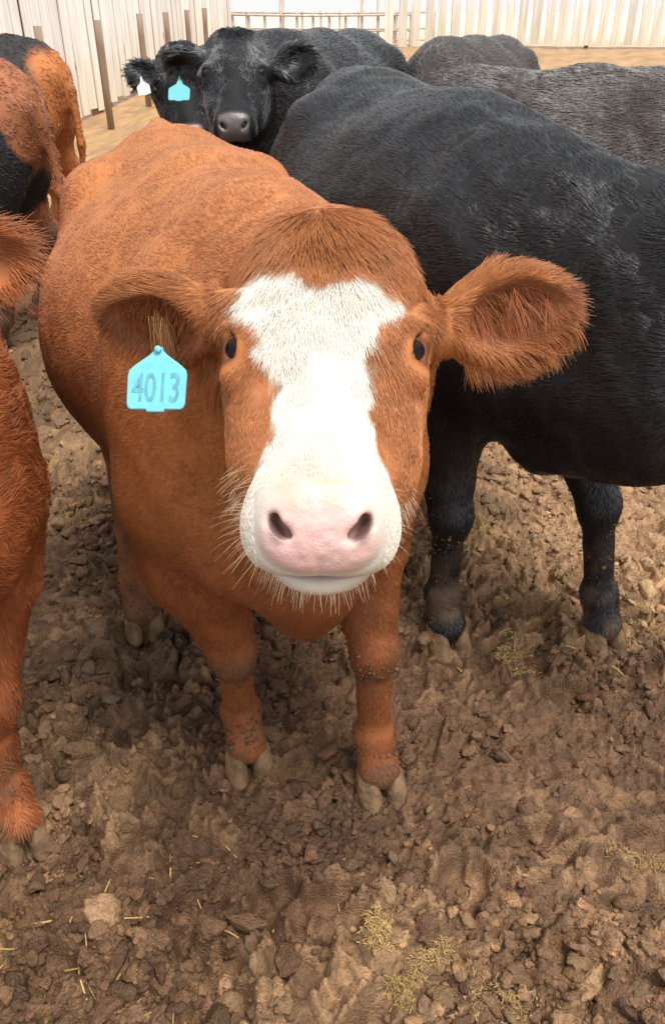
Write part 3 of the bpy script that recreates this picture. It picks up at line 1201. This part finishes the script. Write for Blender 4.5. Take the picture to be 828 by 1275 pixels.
def tube_mesh(name, pts, r, n=10, rough=0):
    V, F = [], []
    pts = [A(q) for q in pts]
    for i, q in enumerate(pts):
        d = nrm((pts[min(i + 1, len(pts) - 1)] - pts[max(i - 1, 0)]))
        a = nrm(np.cross(d, A([0, 0, 1.]) if abs(d[2]) < .9 else A([1., 0, 0])))
        b_ = np.cross(d, a)
        rr = r * (1 + rough * random.uniform(-1, 1))
        for k in range(n):
            t_ = 2 * math.pi * k / n
            V.append(tuple(q + rr * (a * math.cos(t_) + b_ * math.sin(t_))))
    for i in range(len(pts) - 1):
        for k in range(n):
            F.append((i * n + k, i * n + (k + 1) % n, (i + 1) * n + (k + 1) % n, (i + 1) * n + k))
    F.append(tuple(range(n))[::-1])
    F.append(tuple(range((len(pts) - 1) * n, len(pts) * n)))
    me = bpy.data.meshes.new(name)
    me.from_pydata(V, [], F)
    me.polygons.foreach_set('use_smooth', np.ones(len(F), bool))
    return me


def board_fence(name, label, p0, p1, pitch, bw, height, gap_every=None, rails=(.5, 1.3, 2.1), side=1, posts=(), backing=False):
    p0, p1 = A(p0), A(p1)
    d = p1 - p0
    L = np.linalg.norm(d)
    u = d / L
    ang = math.atan2(u[1], u[0])
    root = empty(name, (p0[0], p0[1], float(rise(*p0))), ang)
    tag(root, label, 'fence')
    variants = []
    for k in range(6):
        me = box_mesh('board', bw * (1 + .12 * (k - 2.5) / 5), .022, height * (1 + .01 * (k % 3 - 1)), seed=k)
        me.materials.append(M_BOARD)
        variants.append(me)
    z0 = float(rise(*p0))
    n = int(L / pitch)
    for i in range(n):
        t_ = (i + .5) * pitch
        q = p0 + u * t_
        o = link('board', variants[random.randrange(6)], root)
        o.location = (t_ + random.uniform(-.011, .011), random.uniform(-.004, .004), float(rise(*q)) - z0 + random.uniform(-.03, .02) + .05)
        o.rotation_euler = (0, random.uniform(-.007, .007), 0)
    if backing:  # extra boards added behind so the gaps read as dark slits
        bm_ = box_mesh('backing_board', .16, .02, height * .97, seed=40)
        bm_.materials.append(M_RAIL)
        for i in range(n):
            if random.random() < .62:
                t_ = (i + 1) * pitch
                o = link('backing_board', bm_, root)
                o.location = (t_, -side * .028, float(rise(*(p0 + u * t_))) - z0 + random.uniform(-.2, .1))
    for h in rails:
        pts = []
        for k in range(13):
            t_ = L * k / 12
            q = p0 + u * t_
            pts.append((t_, -side * (.085 if backing else .06), float(rise(*q)) - z0 + h))
        me = tube_mesh('rail', pts, .045, 6)
        me.materials.append(M_RAIL)
        link('rail', me, root)
    for (t_, off, hh, lean) in posts:
        q = p0 + u * t_
        me = tube_mesh('post', [(0, 0, -.1), (.004, .003, hh * .4), (lean * .5, 0, hh * .75), (lean, 0, hh)], .036, 10, .06)
        me.materials.append(M_POST)
        o = link('post', me, root)
        o.location = (t_, off, float(rise(*q)) - z0)
    return root


board_fence('windbreak_fence', 'tall whitish windbreak fence of close boards running away behind the cattle at the left', (-3.35, 6.2), (-1.72, 16.2), .205, .165, 3.0,
            backing=True,
            rails=(.5, 1.5, 2.6), side=-1, posts=[(t_, -.45, h_, 0) for t_, h_ in ((2.08, 1.05), (3.38, .98), (4.56, .94), (5.45, .88), (6.28, .84), (7.06, .8))])
board_fence('board_fence', 'white board fence with wide gaps between its boards across the back of the yard', (.85, 16.0), (9.0, 15.6), .225, .145, 2.4,
            rails=(1.0, 1.75), side=-1, posts=[(1.2, .12, 2.3, 0), (3.5, .12, 2.3, 0), (5.8, .12, 2.3, 0)])


def pipe_fence(p0, p1, hgt, label):
    p0, p1 = A(p0), A(p1)
    L = np.linalg.norm(p1 - p0)
    u = (p1 - p0) / L
    root = empty('pipe_fence', (*p0, float(rise(*p0))), math.atan2(u[1], u[0]))
    tag(root, label, 'fence')
    for h in (.3, .5, .7, .95, hgt):
        me = tube_mesh('rail', [(0, 0, h), (L * .5, 0, h - .02), (L, 0, h)], .018, 8)
        me.materials.append(M_STEEL)
        link('rail', me, root)
    n = 13
    for k in range(n):
        me = tube_mesh('post', [(0, 0, -.2), (0, 0, hgt + (.28 if k in (4, 9) else .04))], .03, 8)
        me.materials.append(M_STEEL)
        o = link('post', me, root)
        o.location = (L * k / (n - 1), .05, 0)


pipe_fence((-3.2, 24.5), (2.6, 24.0), 1.3, 'second pipe fence standing farther off behind the nearer one')
pipe_fence((-2.4, 19.5), (1.6, 19.2), 1.22, 'low rusty pipe fence in the gap between the two white fences')

# ------------------------------------------------------------------ ear tags
M_TAG = mat('tag_blue', .45, base=srgb(112, 196, 210), spec=.4, nscale=40, namount=.22)
M_TAG2 = mat('tag_teal', .5, base=srgb(98, 182, 190), spec=.4, nscale=25, namount=.08)
M_TAGW = mat('tag_white', .5, base=srgb(232, 230, 228), spec=.4)
M_INK = mat('tag_ink', .6, base=srgb(96, 160, 176), nscale=160, namount=.35)


def tag_mesh(w, h, stem, m, tab=.28):
    "flat ear tag outline with neck and tab, 2.5 mm thick, edges rounded over"
    hw = w / 2
    pts = [(-hw * .12, h + stem), (-hw * .16, h + stem * .4), (-hw * .30, h * .97), (-hw * .75, h * .80), (-hw * .96, h * .70), (-hw, h * .60),
           (-hw * .98, .10 * h), (-hw * .93, .03 * h), (-hw * .82, 0), (-hw * tab * 1.15, 0), (-hw * tab, -.045 * h)]
    pts = pts + [(-x, y) for x, y in pts[::-1]]
    n = len(pts)
    P = A(pts)
    cen = A([0, h * .45])
    V = []
    for z, sc in ((-.0022, .965), (-.0013, 1), (.0013, 1), (.0022, .965)):
        for q in cen + (P - cen) * sc:
            V.append((q[0], q[1], z))
    F = []
    for i in range(3):
        for k in range(n):
            F.append((i * n + k, i * n + (k + 1) % n, (i + 1) * n + (k + 1) % n, (i + 1) * n + k))
    F.append(tuple(range(3 * n, 4 * n)))
    F.append(tuple(range(n))[::-1])
    me = bpy.data.meshes.new('ear_tag')
    me.from_pydata(V, [], F)
    me.materials.append(m)
    return me


def tag_matrix(o, pos, face, up, b):
    "place a tag in its cow's space: pos = top of its neck"
    Rw = b['Rw']
    f, u = nrm(Rw @ A(face)), Rw @ A(up)
    u = nrm(u - f * (u @ f))
    r = np.cross(u, f)
    M = Matrix(((r[0], u[0], f[0], 0), (r[1], u[1], f[1], 0), (r[2], u[2], f[2], 0), (0, 0, 0, 1)))
    q = Rw @ (A(pos) - b['O'])
    o.matrix_local = Matrix.Translation(Vector(q)) @ M


def digit_mesh(txt, size, squeeze):
    cu = bpy.data.curves.new('digits', 'FONT')
    cu.body = txt
    cu.size = size
    cu.align_x = 'CENTER'
    cu.offset = .0007
    cu.extrude = .0002
    tmp = bpy.data.objects.new('digits', cu)
    COL.objects.link(tmp)
    bpy.context.view_layer.update()
    me = bpy.data.meshes.new_from_object(tmp.evaluated_get(bpy.context.evaluated_depsgraph_get()))
    bpy.data.objects.remove(tmp)
    bpy.data.curves.remove(cu)
    v = np.empty(len(me.vertices) * 3, np.float32)
    me.vertices.foreach_get('co', v)
    v = v.reshape(-1, 3)
    v[:, 0] *= squeeze
    v[:, 2] += .0025
    me.vertices.foreach_set('co', v.ravel())
    me.materials.append(M_INK)
    return me


t_ = link('ear_tag', tag_mesh(.076, .072, .008, M_TAG), hero_root)
tag_matrix(t_, at(194, 510, 1.0), -CV * .95 + CU * .12 - CR * .1, CU + CR * .02, hero)
d_ = link('number', digit_mesh('4013', .052, .60), t_)
d_.location = (0, .010, 0)
stud = link('stud', tube_mesh('stud', [(0, .076, -.012), (0, .076, .005), (0, .076, .0065)], .0045, 10), t_)
stud.data.materials.append(M_TAG)
t_ = link('ear_tag', tag_mesh(.108, .095, .05, M_TAG2), tagged_root)
tag_matrix(t_, at(223, 125, 4.0), -CV + CU * .2, CU, c2)
t_ = link('ear_tag', tag_mesh(.066, .07, .03, M_TAGW), tagged_root)
tag_matrix(t_, at(181, 118, 4.15), -CV + CU * .1, CU + CR * -.25, c2)

# ------------------------------------------------------------------ hero's long hairs
def strand_object(name, R, D, L, colr, rad, droop, parent, npts=6):
    n = len(R)
    N = nrm(D)
    T = nrm(D + rng.normal(0, .12, D.shape))
    P = np.empty((n, npts, 3), np.float32)
    P[:, 0] = R
    d = T.copy()
    for k in range(1, npts):
        d = nrm(d + A([0, 0, -1.]) * droop / npts + rng.normal(0, .05, (n, 3)))
        P[:, k] = P[:, k - 1] + d * (L / (npts - 1))[:, None]
    hc = bpy.data.hair_curves.new(name)
    hc.add_curves([npts] * n)
    hc.attributes['position'].data.foreach_set('vector', P.ravel())
    ra = hc.attributes.get('radius') or hc.attributes.new('radius', 'FLOAT', 'POINT')
    ra.data.foreach_set('value', (np.linspace(1, .25, npts)[None] * np.full((n, 1), rad)).astype(np.float32).ravel())
    ca = hc.attributes.new('col', 'FLOAT_COLOR', 'CURVE')
    c4 = np.ones((n, 4), np.float32)
    c4[:, :3] = A(colr)[None] * rng.uniform(.7, 1.2, (n, 1))
    ca.data.foreach_set('color', np.clip(c4, 0, 1).ravel())
    return tag(link(name, hc, parent, M_HAIR), kind='stuff')


def surf_pick(mask, n):
    ids = np.nonzero(mask)[0]
    return ids[rng.integers(0, len(ids), n)]


hV = hero['V']
l_, f_, n_ = head_coords(hero, hV)
E_, HS_, hl0, hf0, hn0 = hero['H']
near_ = (f_ > .10) & (f_ < .3) & (n_ > -.19) & (np.abs(l_) < .12)
chin = near_ & (n_ < -.114) & (HN @ hf0 > -.3)
i_ = surf_pick(chin, 650)
strand_object('chin_hair', hV[i_], HN[i_] * .7 + hf0 * .25 - hn0 * .7, rng.uniform(.008, .028, len(i_)), srgb(226, 205, 178), .00030, .5, hero_root)
side = near_ & (np.abs(HN @ hl0) > .6) & (n_ < -.05) & (n_ > -.15)
i_ = np.concatenate([surf_pick(side & (l_ < 0), 150), surf_pick(side & (l_ > 0), 40)])
strand_object('whiskers', hV[i_], HN[i_] * 1.0 + hf0 * .1 - hn0 * .35, rng.uniform(.010, .042, len(i_)) * np.where(l_[i_] < 0, 1, .55), srgb(206, 176, 140), .00023, .5, hero_root)
# pale tuft that hangs out of the tagged ear
rt, ax0, wx, n1, Le = hero['earfr'][1]
k_ = 130
R_ = rt + ax0 * (Le * rng.uniform(.42, .55, k_))[:, None] + wx * (Le * rng.uniform(-.1, .25, k_))[:, None] + n1 * (Le * rng.uniform(.0, .10, k_))[:, None]
strand_object('ear_tuft', R_, wx * .8 + n1 * .35 + A([0, 0, -.5]) + 0 * R_, rng.uniform(.025, .065, k_), srgb(206, 156, 108), .00036, 1.1, hero_root)
# shaggy fringe along the lower rim of both ears, and tufts inside
for (rt, ax0, wx, n1, Le) in hero['earfr']:
    k_ = 900
    t__ = rng.uniform(.12, 1.0, k_)
    half = Le * .36 * np.sqrt(np.clip(1 - ((t__ - .48) / .58) ** 2, .02, 1))
    R_ = rt + ax0 * (Le * t__)[:, None] + wx * (half * rng.uniform(.72, 1.0, k_))[:, None] + n1 * (Le * rng.uniform(-.03, .05, k_))[:, None]
    cl_n = np.stack([noise(R_ * 60 + 5 * i, 66 + i) for i in range(3)], 1)
    D_ = wx * .75 + ax0 * (.25 + .5 * t__)[:, None] + A([0, 0, -.35]) + .5 * cl_n
    strand_object('ear_fringe', R_, D_, rng.uniform(.015, .045, k_), srgb(196, 132, 82), .00042, .7, hero_root)
    k_ = 420
    t__ = rng.uniform(.2, .85, k_)
    v__ = rng.uniform(-.22, .1, k_)
    R_ = rt + ax0 * (Le * t__)[:, None] + wx * (Le * v__)[:, None] + n1 * (Le * rng.uniform(-.06, .02, k_))[:, None]
    cl_n = np.stack([noise(R_ * 45 + 5 * i, 70 + i) for i in range(3)], 1)
    D_ = wx * .9 + ax0 * .3 + n1 * .35 + .7 * cl_n
    strand_object('ear_tuft', R_, D_, rng.uniform(.02, .05, k_), srgb(172, 104, 62), .0004, .6, hero_root)
# lashes
for (ec, out), q in zip(hero['eyes'], (1, -1)):
    k_ = 36
    a_ = rng.uniform(-1, 1, k_)
    ob = out
    sidev = nrm(hf0 - ob * (hf0 @ ob))
    upv = nrm(hn0 - ob * (hn0 @ ob))
    R_ = ec + ob * .017 + sidev * (a_ * .017)[:, None] + upv * (.011 * np.sqrt(1 - a_ * a_))[:, None]
    strand_object('eyelashes', R_, ob * .8 + upv * .5 + sidev * (a_ * .4)[:, None], rng.uniform(.010, .018, k_), (.03, .018, .012), .0003, .5, hero_root)

# ------------------------------------------------------------------ loose mud, straw
def ico():
    t = (1 + 5 ** .5) / 2
    v = nrm(A([(-1, t, 0), (1, t, 0), (-1, -t, 0), (1, -t, 0), (0, -1, t), (0, 1, t), (0, -1, -t), (0, 1, -t), (t, 0, -1), (t, 0, 1), (-t, 0, -1), (-t, 0, 1)]))
    f = [(0, 11, 5), (0, 5, 1), (0, 1, 7), (0, 7, 10), (0, 10, 11), (1, 5, 9), (5, 11, 4), (11, 10, 2), (10, 7, 6), (7, 1, 8), (3, 9, 4), (3, 4, 2), (3, 2, 6), (3, 6, 8), (3, 8, 9), (4, 9, 5), (2, 4, 11), (6, 2, 10), (8, 6, 7), (9, 8, 1)]
    return v, f


def subdiv(v, f):
    v = [tuple(q) for q in v]
    mid = {}

    def m(a, b):
        k = (min(a, b), max(a, b))
        if k not in mid:
            q = nrm(A(v[a]) + A(v[b]))
            mid[k] = len(v)
            v.append(tuple(q))
        return mid[k]
    g = []
    for a, b, c in f:
        x, y, z = m(a, b), m(b, c), m(c, a)
        g += [(a, x, z), (b, y, x), (c, z, y), (x, y, z)]
    return A(v), g


ICO1 = subdiv(*ico())
ICO2 = subdiv(*ICO1)
ICO3 = subdiv(*ICO2)


def ground_z(x, y):
    return mud(x, y)[0]


def clod_shape(v, k, amp=1.0):
    "a crumbly lump: folded noise, a few broken faces"
    r = 1 + amp * (.30 * noise(v * 1.3 + 9.7 * k, 90) + .28 * (.5 - np.abs(noise(v * 2.3 + 5.1 * k, 91))) + .16 * noise(v * 5 + 3 * k, 92) + .09 * noise(v * 9 + k, 93))
    v = v * r[:, None]
    for j in range(5):
        d = nrm(rng.normal(size=3))
        h = rng.uniform(.45, .85)
        o = v @ d
        v = v - np.where(o > h, (o - h) * .85, 0)[:, None] * d[None]
    return v


def clod_field():
    vs = [[clod_shape(ico()[0], k, 1.3) for k in range(20)], [clod_shape(ICO1[0], k, 1.3) for k in range(20)], [clod_shape(ICO2[0], k, 1.3) for k in range(20)]]
    fs = [A(ico()[1]), A(ICO1[1]), A(ICO2[1])]
    n = 34000
    y = .6 + 4.6 * rng.random(n) ** 1.9
    x = rng.uniform(-1, 1, n) * (.50 + .50 * y)
    P = np.stack([x, y, 0 * x], 1)
    dens = noise(P * 2.6, 95) + .5 * noise(P * 7, 89)
    keep = rng.random(n) < .55 + .7 * dens
    x, y = x[keep], y[keep]
    n = len(x)
    z, gc = mud(x, y)
    sz = np.clip(rng.lognormal(math.log(.0050), .62, n), .002, .024) * (1 + .12 * y)
    base = gc * rng.uniform(.75, 1.35, (n, 1)) * (1 + rng.uniform(-.05, .05, (n, 3)))
    V, F, C = [], [], []
    off = 0
    for i in range(n):
        b_ = int(sz[i] > .0062) + int(sz[i] > .014)
        v = vs[b_][i % 20]
        a = rng.random() * 6.283
        ca, sa = math.cos(a), math.sin(a)
        s_ = sz[i] * A([rng.uniform(.8, 1.6), rng.uniform(.7, 1.1), rng.uniform(.5, .95)])
        q = v * s_
        tz = rng.normal(0, .3)
        V.append(np.stack([q[:, 0] * ca - q[:, 1] * sa + x[i], q[:, 0] * sa + q[:, 1] * ca + y[i], q[:, 2] + tz * q[:, 0] + z[i] + s_[2] * .12], 1))
        F.append(fs[b_] + off)
        off += len(v)
        C.append(np.repeat(base[i][None], len(v), 0))
    V = np.concatenate(V)
    C = np.concatenate(C) * (1 + .16 * noise(V * 140, 98))[:, None]
    me = mesh_np('mud_clods', V, np.concatenate(F), True)
    colour(me, np.clip(C, .01, .9))
    print('clods', n, off)
    tag(link('mud_clods', me, None, M_MUD), 'broken clods of brown mud strewn over the trampled yard', 'mud', kind='stuff')


clod_field()
M_STRAW = mat('straw', .7, attr='col', spec=.3)


def straw_strip(V, F, C, p, d, L, w, col):
    d = nrm(d)
    s_ = nrm(np.cross(d, A([0, 0, 1.]) + rng.normal(0, .4, 3))) * w
    u = np.cross(s_, d) * .6
    i = len(V)
    m = p + d * L * .5 + A([0, 0, 1]) * rng.uniform(-.1, .12) * L
    e = p + d * L
    for q in (p, m, e):
        V.extend((q + s_, q + u, q - s_))
    for a in (0, 3):
        F.extend([(i + a, i + a + 3, i + a + 4, i + a + 1), (i + a + 1, i + a + 4, i + a + 5, i + a + 2), (i + a + 2, i + a + 5, i + a + 3, i + a)])
    C.extend([col] * 9)


def straw_field():
    V, F, C = [], [], []
    n = 2600
    y = .6 + 8 * rng.random(n) ** 1.7
    x = rng.uniform(-1, 1, n) * (.5 + .5 * y)
    keep = rng.random(n) < .35 + .8 * noise(np.stack([x, y, 0 * x], 1) * 2.2, 97)
    x, y = x[keep], y[keep]
    z = ground_z(x, y)
    for i in range(len(x)):
        a = rng.random() * 6.283
        straw_strip(V, F, C, A([x[i], y[i], z[i] + .003]), A([math.cos(a), math.sin(a), rng.normal(0, .15)]), rng.uniform(.012, .05), rng.uniform(.0008, .0016) * (1 + .2 * y[i]), srgb(190, 156, 100) * rng.uniform(.6, 1.2))
    me = mesh_np('straw', A(V), A(F), False)
    colour(me, A(C))
    tag(link('straw', me, None, M_STRAW), 'bits of pale straw trodden into the mud', 'straw', kind='stuff')


straw_field()


def ground_hit(px, py):
    "where the sight line through a photograph pixel meets the yard"
    d = at(px, py, 1.0) - CAM
    t_ = -CAM[2] / d[2]
    for _ in range(6):
        q = CAM + d * t_
        t_ *= (CAM[2] - float(rise(q[0], q[1]))) / (CAM[2] - q[2])
    return CAM + d * t_


def hay_clump(px, py, r, label, col):
    q = ground_hit(px, py)
    z = float(ground_z(A([q[0]]), A([q[1]]))[0])
    V, F, C = [], [], []
    ph = rng.uniform(0, 6, 3)
    k_ = int(560 * (r / .035) ** 1.5)
    a, rr = rng.random(k_) * 6.283, r * rng.random(k_) ** .55
    rr = rr * (1 + .35 * np.sin(2 * a + ph[0]) + .25 * np.sin(3 * a + ph[1]) + .15 * np.sin(7 * a + ph[2]))
    x_, y_ = rr * np.cos(a) * 1.3, rr * np.sin(a)
    zz = ground_z(q[0] + x_, q[1] + y_) - z + .006 * rng.random(k_) + .001
    for i in range(k_):
        b_ = rng.random() * 6.283
        straw_strip(V, F, C, A([x_[i], y_[i], zz[i]]), A([math.cos(b_), math.sin(b_), rng.normal(0, .22)]), rng.uniform(.004, .014), rng.uniform(.0006, .0013), A(srgb(*col)) * rng.uniform(.5, 1.3))
    me = mesh_np('hay_clump', A(V), A(F), False)
    colour(me, A(C))
    o = link('hay_clump', me, None, M_STRAW)
    o.location = (q[0], q[1], z)
    tag(o, label, 'hay', 'hay clumps on the mud')


hay_clump(471, 1168, .034, 'yellow hay clump on the mud in front of the cow, nearest her split hooves', (180, 148, 96))
hay_clump(541, 1192, .028, 'small yellow hay clump between the other two in the row on the mud', (172, 142, 94))
hay_clump(622, 1250, .045, 'wide flat hay clump at the bottom edge of the photo', (170, 140, 96))
hay_clump(500, 1238, .03, 'mossy thin hay clump left of the wide flat one at the bottom edge', (160, 132, 80))
hay_clump(640, 815, .05, 'pale hay clump trodden flat between the black front legs', (178, 148, 100))
hay_clump(800, 1070, .04, 'tan hay clump at the right edge of the photo', (160, 128, 88))


def big_clod(px, py, r, label, colr, k):
    q = ground_hit(px, py)
    z = float(ground_z(A([q[0]]), A([q[1]]))[0])
    v = clod_shape(ICO3[0], k + 40)
    v = v * A([1.15, .9, .62]) * r
    me = mesh_np('mud_clod', v, A(ICO3[1]))
    colour(me, A(colr)[None] * (1 + .18 * noise(v * 120, 98))[:, None])
    o = link('mud_clod', me, None, M_MUD)
    o.location = (q[0], q[1], z + r * .02)
    o.rotation_euler = (0, 0, k * 1.3)
    tag(o, label, 'mud clod', 'large mud clods')


for k, a in enumerate(((130, 1140, .042, 'large pale mud clod at the lower left below the muddy red leg', C_DRY * 1.1),
                       (283, 1222, .026, 'round tan mud clod at the bottom edge left of the hay', C_DRY * 1.15),
                       (432, 1076, .016, 'small rounded light mud clod below the space between the hooves', C_DRY * 1.05),
                       (742, 1215, .034, 'broad tan mud clod in the lower right corner', C_DRY * 1.1),
                       (358, 1195, .03, 'dark rounded mud clod left of the yellow hay', C_MUD),
                       (600, 880, .028, 'dull mud clod lying before the black cow, left of centre', C_MUD * 1.1),
                       (655, 1005, .026, 'grey mud clod on the open mud under the black legs', C_MUD * 1.2))):
    big_clod(*a, k)


def leg_mud(b, root, n, zmax=.45):
    "small lumps of mud stuck round the knees and above the hooves"
    V0 = b['V']
    zz = V0[:, 2]
    nz = sstep(-.25, .5, noise(V0 * 22, 85) + .5 * noise(V0 * 60, 86))
    w_ = (np.exp(-((zz - .37) / .05) ** 2) + .35 * np.exp(-((zz - .11) / .05) ** 2) + .06 * (zz < .5)) * nz
    w_ = w_ * (zz > .05)
    cs = np.cumsum(w_)
    ids = np.searchsorted(cs, rng.random(n) * cs[-1])
    b0, f0 = ico()
    f0 = A(f0)
    V, C = [], []
    for i, q in enumerate(V0[ids]):
        sz = rng.uniform(.0012, .0036) * (2.0 if i % 14 == 0 else 1)
        v = b0 * (1 + .35 * noise(b0 * 2 + i, 87))[:, None] * sz * A([1.2, 1.2, .8]) + q + rng.normal(0, .003, 3)
        V.append(v)
        C.append(np.repeat((C_MUD * rng.uniform(.7, 1.5))[None], 12, 0))
    F = np.concatenate([f0 + 12 * i for i in range(n)])
    me = mesh_np('mud_splatter', np.concatenate(V), F)
    colour(me, np.concatenate(C))
    tag(link('mud_splatter', me, root, M_MUD), kind='stuff')


leg_mud(hero, hero_root, 1900)
leg_mud(c_left, left_root, 1600)
leg_mud(c_black, black_root, 900)
